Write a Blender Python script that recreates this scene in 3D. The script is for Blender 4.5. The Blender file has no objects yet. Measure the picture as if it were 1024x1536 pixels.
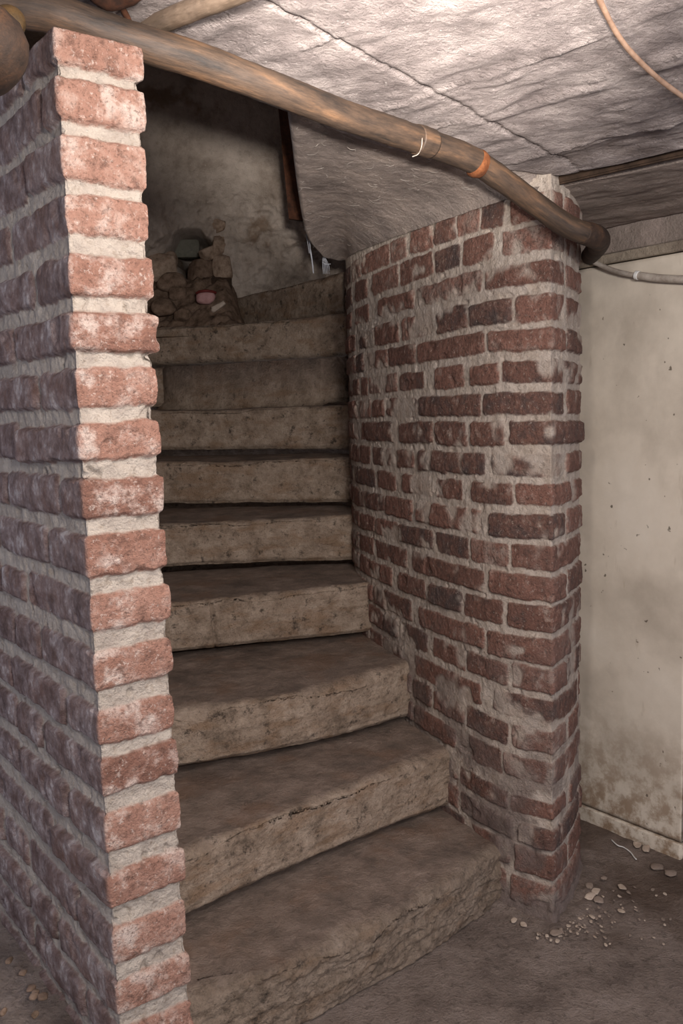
import bpy, bmesh, math, random
import numpy as np
from mathutils import Vector
random.seed(7)
rng = np.random.default_rng(7)
SC = bpy.context.scene
COL = SC.collection

# ------------------------------------------------------------------ camera
FPX, PIT, ROLL, CH = 1320.0, 0.11319, 0.02911, 1.12
def ray(px, py):
    u2 = (px-512)/FPX; v2 = -(py-768)/FPX
    cr, sr = math.cos(ROLL), math.sin(ROLL)
    u = u2*cr+v2*sr; v = -u2*sr+v2*cr
    c, s = math.cos(PIT), math.sin(PIT)
    return np.array([u, c+v*s, -s+v*c])
def at_z(px, py, z):
    d = ray(px, py); return d*((z-CH)/d[2])+np.array([0, 0, CH])
def at_y(px, py, y):
    d = ray(px, py); return d*(y/d[1])+np.array([0, 0, CH])
def at_plane(px, py, p, n):
    d = ray(px, py); o = np.array([0, 0, CH]); return o+d*(np.dot(np.array(p)-o, n)/np.dot(d, n))
cam = bpy.data.cameras.new('camera'); co = bpy.data.objects.new('camera', cam); COL.objects.link(co)
cam.sensor_fit = 'VERTICAL'; cam.sensor_height = 36.0; cam.lens = 36.0*FPX/1536.0
cam.clip_start = 0.02; cam.clip_end = 50
from mathutils import Matrix
co.matrix_world = Matrix.Translation((0, 0, CH)) @ Matrix.Rotation(math.pi/2-PIT, 4, 'X') @ Matrix.Rotation(-ROLL, 4, 'Z')
SC.camera = co

# ------------------------------------------------------------------ noise
def _h(ix, iy, iz, seed):
    n = (ix*374761393+iy*668265263+iz*2147483647+seed*974634777) & 0xffffffff
    n = ((n ^ (n >> 13))*1274126177) & 0xffffffff
    n = ((n ^ (n >> 16))*2246822519) & 0xffffffff
    return ((n ^ (n >> 15)) & 0xffff)/65535.0
def vnoise(P, seed=0):
    I = np.floor(P).astype(np.int64); F = P-I; F = F*F*F*(F*(F*6-15)+10)
    x, y, z = I[..., 0], I[..., 1], I[..., 2]; fx, fy, fz = F[..., 0], F[..., 1], F[..., 2]
    def L(dz):
        a = _h(x, y, z+dz, seed)*(1-fx)+_h(x+1, y, z+dz, seed)*fx
        b = _h(x, y+1, z+dz, seed)*(1-fx)+_h(x+1, y+1, z+dz, seed)*fx
        return a*(1-fy)+b*fy
    return (L(0)*(1-fz)+L(1)*fz)*2-1
def fbm(P, sc, octv=4, seed=0, gain=0.5):
    P = np.asarray(P, float)
    if P.shape[-1] == 2: P = np.concatenate([P, np.zeros(P.shape[:-1]+(1,))], -1)
    s = np.asarray(sc, float); a = 1.0; out = 0; tot = 0
    for o in range(octv):
        out = out+a*vnoise(P*s+13.7*o, seed+o*17); tot += a; a *= gain; s = s*2.03
    return out/tot
def ss(a, b, x):
    t = np.clip((x-a)/(b-a), 0, 1); return t*t*(3-2*t)

# ------------------------------------------------------------------ mesh helpers
def link(name, me, mat=None, parent=None, smooth=True):
    o = bpy.data.objects.new(name, me); COL.objects.link(o)
    if mat: me.materials.append(mat)
    if smooth: me.polygons.foreach_set('use_smooth', np.ones(len(me.polygons), bool))
    if parent: o.parent = parent
    return o
def raw_mesh(name, V, F, attrs=None):
    V = np.asarray(V, np.float32).reshape(-1, 3); F = np.asarray(F, np.int32)
    me = bpy.data.meshes.new(name)
    me.vertices.add(len(V)); me.vertices.foreach_set('co', V.ravel())
    k = F.shape[1]
    me.loops.add(F.size); me.loops.foreach_set('vertex_index', F.ravel())
    me.polygons.add(len(F)); me.polygons.foreach_set('loop_start', np.arange(0, F.size, k, dtype=np.int32))
    me.polygons.foreach_set('loop_total', np.full(len(F), k, np.int32))
    for n, a in (attrs or {}).items():
        a = np.asarray(a, np.float32)
        if a.shape[-1] == 3 and a.size == V.size: at = me.attributes.new(n, 'FLOAT_VECTOR', 'POINT'); at.data.foreach_set('vector', a.ravel())
        else: at = me.attributes.new(n, 'FLOAT', 'POINT'); at.data.foreach_set('value', a.ravel())
    me.update(calc_edges=True); me.validate()
    return me
def grid(name, P, mat, wrap_u=False, attrs=None, parent=None, flip=False, caps=False, wrap_v=False):
    """P (nu,nv,3)"""
    if wrap_v:
        P = P.transpose(1, 0, 2); wrap_u = True
        attrs = {k: np.asarray(a).T for k, a in (attrs or {}).items()}
    nu, nv = P.shape[:2]; idx = np.arange(nu*nv).reshape(nu, nv)
    if wrap_u: idx = np.concatenate([idx, idx[:1]], 0)
    a, b, c, d = idx[:-1, :-1], idx[1:, :-1], idx[1:, 1:], idx[:-1, 1:]
    F = np.stack([a, b, c, d], -1).reshape(-1, 4)
    if flip: F = F[:, ::-1]
    me = raw_mesh(name, P, F, attrs)
    if caps:
        bm = bmesh.new(); bm.from_mesh(me)
        be = [e for e in bm.edges if e.is_boundary]
        bmesh.ops.holes_fill(bm, edges=be, sides=0)
        bmesh.ops.recalc_face_normals(bm, faces=bm.faces)
        bm.to_mesh(me); bm.free()
    return link(name, me, mat, parent)
def struct(o): o['kind'] = 'structure'; return o
def tag(o, label, cat, group=None, kind=None):
    o['label'] = label; o['category'] = cat
    if group: o['group'] = group
    if kind: o['kind'] = kind
    return o
def smooth_path(pts, step, sub=24):
    pts = [np.array(p, float) for p in pts]; out = []
    Q = [2*pts[0]-pts[1]]+pts+[2*pts[-1]-pts[-2]]
    for i in range(1, len(Q)-2):
        p0, p1, p2, p3 = Q[i-1:i+3]
        for t in np.linspace(0, 1, sub, endpoint=False):
            out.append(.5*((2*p1)+(-p0+p2)*t+(2*p0-5*p1+4*p2-p3)*t*t+(-p0+3*p1-3*p2+p3)*t**3))
    out.append(pts[-1]); return resample(np.array(out), step)
def resample(P, step=None, n=None):
    d = np.r_[0, np.cumsum(np.linalg.norm(np.diff(P, axis=0), axis=1))]
    n = n or max(2, int(round(d[-1]/step))+1); s = np.linspace(0, d[-1], n)
    return np.stack([np.interp(s, d, P[:, k]) for k in range(P.shape[1])], -1)
def tube(name, pts, rad, mat, parent=None, seg=20, step=.006, rough=.0, seed=1, closed_caps=True, fine=120.):
    """tube along a smooth path with radius (number or array over the points), slight surface unevenness"""
    pts = np.array(pts, float)
    r = np.full(len(pts), rad) if np.isscalar(rad) else np.array(rad, float)
    A = smooth_path(np.concatenate([pts, r[:, None]], 1), step)
    C, R = A[:, :3], A[:, 3]
    T = np.gradient(C, axis=0); T /= np.linalg.norm(T, axis=1)[:, None]+1e-12
    u = np.cross(T[0], [0, 0, 1.0]); u = u if np.linalg.norm(u) > 1e-3 else np.cross(T[0], [0, 1.0, 0]); u /= np.linalg.norm(u)
    U = []
    for t in T:
        u = u-t*np.dot(u, t); u /= np.linalg.norm(u); U.append(u.copy())
    U = np.array(U); W = np.cross(T, U)
    th = np.linspace(0, 2*math.pi, seg, endpoint=False)
    dirs = U[None]*np.cos(th)[:, None, None]+W[None]*np.sin(th)[:, None, None]
    P = C[None]+dirs*R[None, :, None]
    if rough: P = P+dirs*(fbm(P, fine, 3, seed)*rough+fbm(P, fine*.15, 2, seed+5)*rough*1.6)[..., None]
    arc = np.r_[0, np.cumsum(np.linalg.norm(np.diff(C, axis=0), axis=1))]
    tv = np.stack([np.broadcast_to(arc[None]*.16, P.shape[:2]), np.cos(th)[:, None]*R[None], np.sin(th)[:, None]*R[None]], -1)+seed*.37
    return grid(name, P, mat, wrap_u=True, parent=parent, caps=closed_caps, attrs={'along': tv})
def rock(name, loc, size, mat, seed, rot=(0, 0, 0), sub=4, rough=.22, flat=0.0, parent=None):
    bm = bmesh.new(); bmesh.ops.create_icosphere(bm, subdivisions=sub, radius=1.0)
    V = np.array([v.co[:] for v in bm.verts])
    q = np.sign(V)*np.abs(V)**.75
    q = q*(1+rough*fbm(V+seed*3.1, 1.1, 3, seed))[:, None]
    for k in range(5):                                   # a few broken facets
        r2 = np.random.default_rng(seed*11+k); n = r2.normal(size=3); n /= np.linalg.norm(n)
        d = q@n; lim = .68+.2*r2.random(); q = q-np.outer(np.maximum(d-lim, 0)*.85, n)
    q = q+V*(fbm(V+seed, 6., 2, seed+3)*.035)[:, None]
    q = q*np.array(size)
    for v, p in zip(bm.verts, q): v.co = p
    me = bpy.data.meshes.new(name); bm.to_mesh(me); bm.free()
    o = link(name, me, mat, parent); o.location = loc; o.rotation_euler = rot
    return o
def box(name, c, s, mat, parent=None, rot=0., bev=.003, rough=0.0, seed=0, axes=None):
    bm = bmesh.new(); bmesh.ops.create_cube(bm, size=1)
    bmesh.ops.scale(bm, vec=s, verts=bm.verts)
    if bev: bmesh.ops.bevel(bm, geom=bm.edges[:], offset=bev, segments=2, affect='EDGES')
    if rough:
        bmesh.ops.subdivide_edges(bm, edges=bm.edges[:], cuts=6, use_grid_fill=True)
        V = np.array([v.co[:] for v in bm.verts]); n = np.stack([fbm(V+seed+9*k, 25., 3, seed+k) for k in range(3)], -1)*rough
        for v, p in zip(bm.verts, V+n): v.co = p
    me = bpy.data.meshes.new(name); bm.to_mesh(me); bm.free()
    o = link(name, me, mat, parent, smooth=False); o.location = c; o.rotation_euler = (0, 0, rot)
    return o

# ------------------------------------------------------------------ materials
def lin(r, g, b):
    f = lambda c: (c/255/12.92) if c/255 <= .04045 else ((c/255+.055)/1.055)**2.4
    return (f(r), f(g), f(b), 1)
class NT:
    def __init__(s, name, rough=.85, spec=.25):
        s.m = bpy.data.materials.new(name); s.m.use_nodes = True; s.t = s.m.node_tree; s.t.nodes.clear()
        s.out = s.n('ShaderNodeOutputMaterial'); s.b = s.n('ShaderNodeBsdfPrincipled')
        s.t.links.new(s.b.outputs[0], s.out.inputs[0])
        s.b.inputs['Roughness'].default_value = rough; s.b.inputs['Specular IOR Level'].default_value = spec
        s.co = s.n('ShaderNodeNewGeometry').outputs['Position']
    def n(s, t, **k):
        x = s.t.nodes.new(t)
        for a, v in k.items(): setattr(x, a, v)
        return x
    def set(s, inp, v):
        if hasattr(v, 'links') or isinstance(v, bpy.types.NodeSocket): s.t.links.new(v, inp)
        else: inp.default_value = v
    def noise(s, sc, det=5, rough=.6, dist=0., off=0., stretch=None):
        c = s.co
        if stretch or off:
            mp = s.n('ShaderNodeMapping'); s.t.links.new(c, mp.inputs[0]); c = mp.outputs[0]
            mp.inputs['Location'].default_value = (off, off*.7, off*1.3)
            if stretch: mp.inputs['Scale'].default_value = stretch
        x = s.n('ShaderNodeTexNoise'); s.t.links.new(c, x.inputs['Vector'])
        x.inputs['Scale'].default_value = sc; x.inputs['Detail'].default_value = det
        x.inputs['Roughness'].default_value = rough; x.inputs['Distortion'].default_value = dist
        return x.outputs['Fac']
    def mus(s, v, a, b, lo=0., hi=1.):
        x = s.n('ShaderNodeMapRange', interpolation_type='SMOOTHSTEP'); s.set(x.inputs[0], v)
        for i, k in ((1, a), (2, b), (3, lo), (4, hi)): x.inputs[i].default_value = k
        return x.outputs[0]
    def mix(s, f, a, b, mode='MIX'):
        x = s.n('ShaderNodeMix', data_type='RGBA', blend_type=mode); s.set(x.inputs[0], f); s.set(x.inputs[6], a); s.set(x.inputs[7], b)
        return x.outputs[2]
    def math(s, op, a, b=0.):
        x = s.n('ShaderNodeMath', operation=op); s.set(x.inputs[0], a); s.set(x.inputs[1], b); return x.outputs[0]
    def attr(s, name): return s.n('ShaderNodeAttribute', attribute_name=name).outputs['Fac']
    def ramp(s, f, stops):
        x = s.n('ShaderNodeValToRGB'); s.set(x.inputs[0], f); e = x.color_ramp.elements
        while len(e) < len(stops): e.new(.5)
        for q, (p, c) in zip(e, stops): q.position = p; q.color = c
        return x.outputs[0]
    def base(s, c): s.set(s.b.inputs['Base Color'], c)
    def bump(s, h, strength, dist=.002, prev=None):
        x = s.n('ShaderNodeBump'); s.set(x.inputs['Height'], h); x.inputs['Strength'].default_value = strength
        x.inputs['Distance'].default_value = dist
        if prev: s.t.links.new(prev, x.inputs['Normal'])
        s.t.links.new(x.outputs[0], s.b.inputs['Normal']); return x.outputs[0]

def brick_material(name, stops, mortar, bloom, bloom_lo, bloom_hi, dirt, filmc):
    m = NT(name, .88, .2)
    r, k = m.attr('rnd'), m.attr('mask')
    n1, n2, n3 = m.noise(28, 6, .65), m.noise(90, 5, .6, off=3), m.noise(11, 4, .55, off=7)
    t = m.math('ADD', m.math('MULTIPLY', r, .6), m.math('MULTIPLY', m.mus(n1, .25, .75), .4))
    c = m.ramp(t, stops)
    c = m.mix(m.mus(n2, .52, .72, 0, .65), c, dirt)
    c = m.mix(m.math('MULTIPLY', m.mus(n1, bloom_lo, bloom_hi, 0, .75), m.mus(n3, .35, .6)), c, bloom)
    c = m.mix(m.mus(m.noise(160, 3, .6, off=11), .68, .76, 0, .6), c, bloom)
    c = m.mix(m.mus(m.noise(55, 6, .75, off=17), .52, .68, 0, .65), c, dirt)
    c = m.mix(m.mus(m.noise(230, 4, .7, off=23), .53, .68, 0, .65), c, dirt)
    c = m.mix(m.mus(m.noise(120, 5, .75, off=37), .56, .68, 0, .6), c, bloom)
    mo = m.mix(m.mus(n1, .35, .7), mortar[0], mortar[1])
    mo = m.mix(m.mus(n2, .52, .75, 0, .6), mo, mortar[2])
    mo = m.mix(m.mus(m.noise(180, 4, .7, off=27), .6, .74, 0, .6), mo, mortar[2])
    c = m.mix(k, mo, c)
    c = m.mix(m.attr('film'), c, m.ramp(m.math('ADD', m.math('MULTIPLY', n1, .7), m.math('MULTIPLY', n2, .3)), filmc))
    m.base(c)
    m.bump(m.math('ADD', m.noise(260, 6, .7), m.math('MULTIPLY', m.noise(70, 5, .65, off=2), 1.3)), 1.0, .0065)
    return m.m
M = {}
M['pier'] = brick_material('lime_washed_brick', [(0, lin(116, 82, 70)), (.35, lin(148, 107, 91)), (.7, lin(168, 127, 110)), (1, lin(190, 155, 138))],
    (lin(196, 182, 168), lin(172, 158, 146), lin(146, 128, 110)), lin(216, 198, 186), .47, .66, lin(96, 70, 60),
    [(.32, lin(82, 62, 55)), (.45, lin(118, 98, 93)), (.55, lin(150, 132, 128)), (.66, lin(206, 194, 190))])
M['newel'] = brick_material('dark_red_brick', [(.08, lin(92, 78, 74)), (.34, lin(122, 88, 76)), (.66, lin(144, 104, 90)), (.95, lin(160, 138, 126))],
    (lin(204, 188, 174), lin(186, 168, 152), lin(138, 120, 106)), lin(190, 172, 158), .54, .76, lin(72, 58, 52),
    [(.3, lin(96, 80, 72)), (.6, lin(128, 112, 106)), (.8, lin(152, 136, 128))])
def stone_material():
    m = NT('worn_sandstone', .85, .2)
    tr, sd = m.attr('tread'), m.attr('rnd')
    n1, n2 = m.noise(18, 6, .65), m.noise(70, 6, .7, off=4)
    ris = m.ramp(m.math('ADD', m.math('MULTIPLY', n1, .75), m.math('MULTIPLY', n2, .3)),
        [(.3, lin(96, 82, 70)), (.46, lin(156, 135, 116)), (.6, lin(184, 162, 142)), (.8, lin(202, 183, 164))])
    ris = m.mix(m.mus(m.noise(9, 5, .6, off=9, stretch=(1, 1, 3.)), .48, .66, 0, .55), ris, lin(146, 114, 86))
    ris = m.mix(m.mus(m.noise(34, 6, .75, off=15), .54, .68, 0, .85), ris, lin(70, 60, 52))
    ris = m.mix(m.mus(m.noise(190, 4, .7, off=25), .55, .72, 0, .7), ris, lin(60, 52, 44))
    ris = m.mix(m.mus(sd, .16, .08, 0, .5), ris, m.ramp(n2, [(.35, lin(66, 57, 50)), (.65, lin(134, 118, 104))]))
    tre = m.ramp(n1, [(.3, lin(116, 101, 91)), (.5, lin(142, 123, 110)), (.7, lin(166, 145, 131))])
    tre = m.mix(m.mus(n2, .52, .74, 0, .5), tre, lin(104, 89, 80))
    tre = m.mix(m.mus(m.noise(7, 5, .6, off=21), .5, .7, 0, .6), tre, lin(136, 106, 86))
    tre = m.mix(m.mus(m.noise(5, 5, .6, off=31), .5, .7, 0, .5), tre, lin(96, 82, 74))
    tre = m.mix(m.mus(m.noise(240, 3, .6, off=2), .7, .78, 0, .6), tre, lin(190, 172, 156))
    m.base(m.mix(tr, ris, tre))
    m.bump(m.math('ADD', m.math('MULTIPLY', m.noise(220, 6, .75), 1.0), m.math('MULTIPLY', m.noise(60, 6, .7, off=5), 1.6)), 1.0, .006)
    return m.m
M['stone'] = stone_material()
def plaster_material(name, a, b, c, d, flecks, sc=9., bump=.7, brown=None):
    m = NT(name, .85, .2)
    n1, n2 = m.noise(sc, 7, .65), m.noise(sc*5, 6, .7, off=5)
    col = m.ramp(n1, [(.28, a), (.48, b), (.62, c), (.78, d)])
    col = m.mix(m.mus(n2, .5, .75, 0, .5), col, a)
    col = m.mix(m.mus(m.noise(sc*14, 3, .6, off=8), .66, .76, 0, .8), col, flecks)
    if brown: col = m.mix(m.mus(m.noise(4.5, 6, .65, off=33), .54, .68, 0, .7), col, brown)
    col = m.mix(m.mus(m.noise(240, 4, .7, off=41), .58, .74, 0, .55), col, a)
    m.base(col)
    m.bump(m.math('ADD', m.noise(150, 6, .7), m.math('MULTIPLY', m.noise(36, 6, .7, off=2), 1.8)), bump, .008)
    return m.m
M['ceiling'] = plaster_material('whitewashed_concrete', lin(112, 100, 96), lin(156, 143, 138), lin(178, 164, 158), lin(198, 185, 178), lin(236, 226, 218), bump=1.0, sc=12., brown=lin(128, 114, 106), )
M['soffit'] = plaster_material('sooty_plaster', lin(102, 91, 85), lin(142, 129, 121), lin(160, 145, 135), lin(178, 160, 146), lin(222, 206, 192))
M['back'] = plaster_material('grey_rough_plaster', lin(136, 120, 106), lin(190, 174, 160), lin(208, 192, 178), lin(220, 204, 190), lin(224, 210, 196), sc=6., brown=lin(128, 100, 74))
M['lintel'] = plaster_material('stained_concrete', lin(118, 104, 92), lin(146, 132, 116), lin(160, 146, 128), lin(170, 154, 134), lin(186, 172, 156))
M['plank'] = plaster_material('whitewashed_timber', lin(112, 98, 90), lin(140, 126, 116), lin(154, 138, 128), lin(166, 150, 138), lin(196, 182, 172))
def floor_material():
    m = NT('dirt_floor', .9, .2)
    n1 = m.noise(6, 7, .65); n2 = m.noise(60, 6, .7, off=3)
    c = m.ramp(n1, [(.3, lin(104, 89, 81)), (.5, lin(146, 129, 118)), (.7, lin(172, 154, 143))])
    c = m.mix(m.mus(n2, .5, .7, 0, .6), c, lin(82, 70, 62))
    c = m.mix(m.mus(m.noise(150, 5, .75, off=19), .54, .72, 0, .6), c, lin(164, 148, 136))
    c = m.mix(m.mus(m.noise(2.6, 4, .6, off=12), .5, .66, 0, .6), c, lin(98, 78, 64))
    c = m.mix(m.mus(m.noise(210, 3, .6, off=9), .69, .76, 0, .7), c, lin(178, 162, 150))
    m.base(c); m.bump(m.math('ADD', m.noise(200, 6, .7), m.math('MULTIPLY', n2, 1.6)), 1.0, .010); return m.m
M['floor'] = floor_material()
def cream_material():
    m = NT('cream_paint', .7, .3)
    n1 = m.noise(5, 6, .6)
    c = m.ramp(n1, [(.3, lin(176, 163, 147)), (.55, lin(202, 189, 172)), (.75, lin(210, 198, 182))])
    low = m.attr('low')
    st = m.math('MULTIPLY', low, m.mus(m.noise(22, 6, .7, off=5), .38, .62))
    c = m.mix(m.math('MULTIPLY', st, .8), c, lin(116, 84, 52))
    c = m.mix(m.mus(m.noise(42, 2, .5, off=6), .72, .76, 0, .8), c, lin(70, 56, 42))
    c = m.mix(m.mus(m.noise(14, 4, .7, off=16, stretch=(1, 1, .25)), .62, .72, 0, .35), c, lin(140, 120, 94))
    m.base(c); m.bump(m.noise(90, 5, .6), .3, .002); return m.m
M['cream'] = cream_material()
def rusty(name, a, b, c, spec=.35, rough=.6, st=(1, 1, 1), along=False, sc=1.):
    m = NT(name, rough, spec)
    if along: m.co = m.n('ShaderNodeAttribute', attribute_name='along').outputs['Vector']
    n1 = m.noise(26*sc, 7, .7, stretch=st); n2 = m.noise(110, 5, .7, off=4, stretch=st)
    col = m.ramp(n1, [(.32, a), (.52, b), (.7, c)]); col = m.mix(m.mus(n2, .52, .72, 0, .6), col, a)
    m.base(col); m.bump(m.math('ADD', n2, m.noise(300, 4, .7)), .5, .0015); return m.m
M['pipe'] = rusty('corroded_pipe', lin(38, 32, 28), lin(74, 58, 46), lin(110, 82, 60), along=True, sc=2.)
M['pipe2'] = rusty('grey_brown_pipe', lin(84, 68, 54), lin(118, 99, 82), lin(140, 120, 102), along=True, sc=2.)
M['rust'] = rusty('orange_rust', lin(64, 36, 22), lin(104, 60, 34), lin(132, 82, 50), .2, .9)
M['rustdark'] = rusty('dark_rust', lin(40, 25, 18), lin(70, 42, 28), lin(100, 62, 40), .2, .9)
M['iron'] = rusty('dark_iron', lin(32, 24, 20), lin(60, 44, 34), lin(88, 62, 44), .3, .7)
M['oldrust'] = rusty('brown_rust', lin(26, 19, 15), lin(50, 36, 27), lin(80, 54, 36), .25, .75)
M['ochre'] = rusty('ochre_metal', lin(50, 37, 20), lin(76, 56, 30), lin(92, 68, 40), .3, .7)
M['cable'] = rusty('brown_cable', lin(128, 100, 82), lin(160, 128, 106), lin(172, 142, 122), .3, .6)
M['conduit'] = rusty('painted_conduit', lin(126, 112, 100), lin(164, 152, 140), lin(186, 174, 162), .35, .55)
M['white'] = rusty('white_plastic', lin(190, 186, 178), lin(214, 210, 204), lin(222, 218, 214), .3, .5)
M['chip'] = rusty('pale_plaster', lin(150, 132, 116), lin(178, 160, 144), lin(194, 178, 162), .15, .9)
M['chipgrey'] = rusty('grey_rubble', lin(108, 94, 84), lin(136, 120, 108), lin(152, 136, 122), .15, .9)
M['rubble'] = rusty('rubble_stone', lin(120, 98, 80), lin(176, 152, 132), lin(196, 174, 154), .15, .9)
M['rubbledark'] = rusty('dark_rubble', lin(80, 64, 50), lin(126, 104, 88), lin(146, 124, 106), .15, .9)
M['pink'] = rusty('pink_glaze', lin(160, 116, 112), lin(184, 140, 136), lin(192, 154, 150), .3, .6)
M['darkred'] = rusty('dark_red_paint', lin(80, 26, 24), lin(108, 38, 34), lin(120, 50, 44), .3, .6)
M['web'] = rusty('cobweb_thread', lin(140, 140, 144), lin(160, 160, 164), lin(172, 172, 176), .1, .9)
M['lint'] = rusty('lint_fibre', lin(150, 140, 132), lin(172, 162, 152), lin(186, 176, 166), .1, .9)
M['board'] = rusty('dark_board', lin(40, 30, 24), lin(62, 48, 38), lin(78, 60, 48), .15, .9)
M['block'] = rusty('grey_green_block', lin(112, 110, 98), lin(136, 132, 118), lin(146, 142, 128), .15, .9)

# ------------------------------------------------------------------ brick walls as relief
def brick_relief(Uu, Zz, P3, courses, depth, edge, warp, corner, seed, patchy=0., pillow=.0, amp=1., mort_amp=1.):
    """signed distance to bricks laid out in (u, z); returns height, mask, random id"""
    nz = fbm(P3, 32., 3, seed); nz2 = fbm(P3, 32., 3, seed+40); nf = fbm(P3, 130., 3, seed+80)
    U = Uu+warp*nz; Z = Zz+warp*.8*nz2+.0012*nf
    D = np.full(Uu.shape, .02); ID = np.zeros(Uu.shape); TL = np.zeros(Uu.shape); CV = np.zeros(Uu.shape)
    r0 = np.random.default_rng(seed)
    for (za, zb, bricks) in courses:
        rows = np.where((Zz[0] > za-.03) & (Zz[0] < zb+.03))[0]
        if len(rows) == 0: continue
        rs = slice(rows[0], rows[-1]+1)
        for (ua, ub) in bricks:
            cols = np.where((Uu[:, 0] > ua-.025) & (Uu[:, 0] < ub+.025))[0]
            v = r0.random(6)
            if len(cols) == 0: continue
            cs = slice(cols[0], cols[-1]+1)
            a = np.abs(U[cs, rs]-(ua+ub)/2)-(ub-ua)/2+corner
            b = np.abs(Z[cs, rs]-(za+zb)/2+(v[5]-.5)*.05*(U[cs, rs]-(ua+ub)/2))-(zb-za)/2+corner-(v[4]-.5)*.004
            d = np.hypot(np.maximum(a, 0), np.maximum(b, 0))+np.minimum(np.maximum(a, b), 0)-corner
            better = d < D[cs, rs]
            D[cs, rs] = np.where(better, d, D[cs, rs]); ID[cs, rs] = np.where(better, v[0], ID[cs, rs])
            tilt = (v[1]-.5)*.006+(v[2]-.5)*.05*(Uu[cs, rs]-(ua+ub)/2)+(v[3]-.5)*.06*(Zz[cs, rs]-(za+zb)/2)
            TL[cs, rs] = np.where(better, tilt, TL[cs, rs]); CV[cs, rs] = np.where(better, v[3], CV[cs, rs])
    ins = -D
    cover = ss(.25, .5, fbm(P3, 14., 3, seed+7)+patchy*(CV-.35)) if patchy else 0.
    h = depth*ss(-edge*.3, edge, ins)*(1-.75*cover)+ss(0, .004, ins)*(TL+pillow*np.minimum(ins, .02))
    h = h+amp*(.0018*fbm(P3, 45., 4, seed+3)+.0013*fbm(P3, 170., 4, seed+5, .65))
    chips = ss(.42, .6, fbm(P3, 22., 2, seed+9)); h = h-chips*.004*ss(0, .006, ins)
    mort = 1-ss(-.002, .002, ins); h = h+mort*mort_amp*(.0028*fbm(P3, 60., 5, seed+13, .6)-.004*ss(.45, .6, fbm(P3, 40., 2, seed+15)))
    mask = ss(-.0015, .0012, ins+.0012*nf)*(1-.85*cover)
    return h, mask, ID
def path_normals(P):
    T = np.gradient(P, axis=0); T /= np.linalg.norm(T, axis=1)[:, None]+1e-12
    return np.stack([T[:, 1], -T[:, 0]], -1)

# ---- left pier: a half-brick wall end seen from its corner
TH = 0.6638
D2 = np.array([math.cos(TH), math.sin(TH)]); N2 = np.array([-D2[1], D2[0]])
PC = np.array([-0.31295, 1.06228]); PW = .1095; PLEN = .95
pier_bottoms = [1.5301, 1.4677, 1.4018, 1.3368, 1.2673, 1.1999, 1.1337, 1.0669, .9985, .9275, .8568, .7823, .7085, .6423, .5685, .4917, .4138, .3408]
pier_bottoms += [.271, .201, .131, .061, -.009]
pier_first = {2: .059, 3: .13, 4: .209, 5: .127, 6: .218, 7: .136, 8: .227, 9: .08, 10: .138, 11: .242, 12: .198, 13: .113, 14: .216, 15: .126, 16: .204, 17: .124, 18: .217}
PIER_TOP = 1.567
def ptop(k): return pier_bottoms[k-1]+(.048 if k < 12 else .050)
# loop: back-left -> along left face -> corner -> front face -> stair side -> back
c_bl = PC+N2*PLEN; c_fr = PC+D2*PW; c_br = c_fr+N2*PLEN
def lerp_pts(a, b, n): return [a+(b-a)*t for t in np.linspace(0, 1, n, endpoint=False)]
vis = PC+N2*.5
loop = lerp_pts(c_bl, vis, 12)+lerp_pts(vis, PC, 240)+lerp_pts(PC, c_fr, 60)+lerp_pts(c_fr, c_fr+N2*.1, 30)+lerp_pts(c_fr+N2*.1, c_br, 16)+lerp_pts(c_br, c_bl, 8)
loop = np.array(loop)
for _ in range(3): loop[20:-20] = .25*loop[19:-21]+.5*loop[20:-20]+.25*loop[21:-19]     # soften the arrises
du = np.r_[0, np.cumsum(np.linalg.norm(np.diff(loop, axis=0), axis=1))]
i_c = int(np.argmin(np.linalg.norm(loop-PC, axis=1))); UC = du[i_c]
nrm = path_normals(np.concatenate([loop[-1:], loop, loop[:1]]))[1:-1]
for _ in range(4): nrm[1:-1] = .25*nrm[:-2]+.5*nrm[1:-1]+.25*nrm[2:]
nrm /= np.linalg.norm(nrm, axis=1)[:, None]
if np.dot(nrm[i_c], -(D2+N2)) < 0: nrm = -nrm
zz = np.linspace(-.01, PIER_TOP, 760)
UU, ZZ = np.meshgrid(du, zz, indexing='ij')
P3 = np.stack([np.broadcast_to(loop[:, None, 0], UU.shape), np.broadcast_to(loop[:, None, 1], UU.shape), ZZ], -1)
courses = []; rp = np.random.default_rng(3)
for k in range(1, 24):
    zb = pier_bottoms[k-1]; zt = ptop(k)
    ft = pier_first.get(k, .12 if k % 2 else .21)
    bricks = [(UC-ft+.006, UC+PW)]; t = ft+.007; alt = ft > .17
    while t < PLEN:
        w = (.098 if alt else .2)+rp.uniform(-.01, .01)
        bricks.append((UC-t-w, UC-t)); t += w+.012; alt = (not alt) if rp.random() < .8 else alt
    bricks.append((UC+PW+.0, UC+PW+.08 if k % 2 else UC+PW+.19))
    # first brick wraps the arris on to the stair side
    bricks[0] = (bricks[0][0], UC+PW+.055); bricks[-1] = (UC+PW+.067, UC+PW+.26)
    courses.append((zb, zt, bricks))
h, mask, bid = brick_relief(UU, ZZ, P3, courses, .0072, .0042, .0055, .009, 21, patchy=0., pillow=.07, amp=.8, mort_amp=1.5)
taper = 1.0
P = P3.copy(); P[..., :2] += nrm[:, None, :]*(h-.0078)[..., None]
P[..., :2] += D2*(.005*np.clip(1-ZZ/.9, 0, 1))[..., None]
grime = np.broadcast_to(ss(UC+.004, UC-.006, du)[:, None], UU.shape)*mask*np.clip(.85+.35*fbm(P3, 18., 4, 29), 0, 1)
pier = struct(grid('wall_left', P, M['pier'], wrap_u=True, attrs={'mask': mask, 'rnd': bid, 'film': grime}, caps=True))

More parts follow.
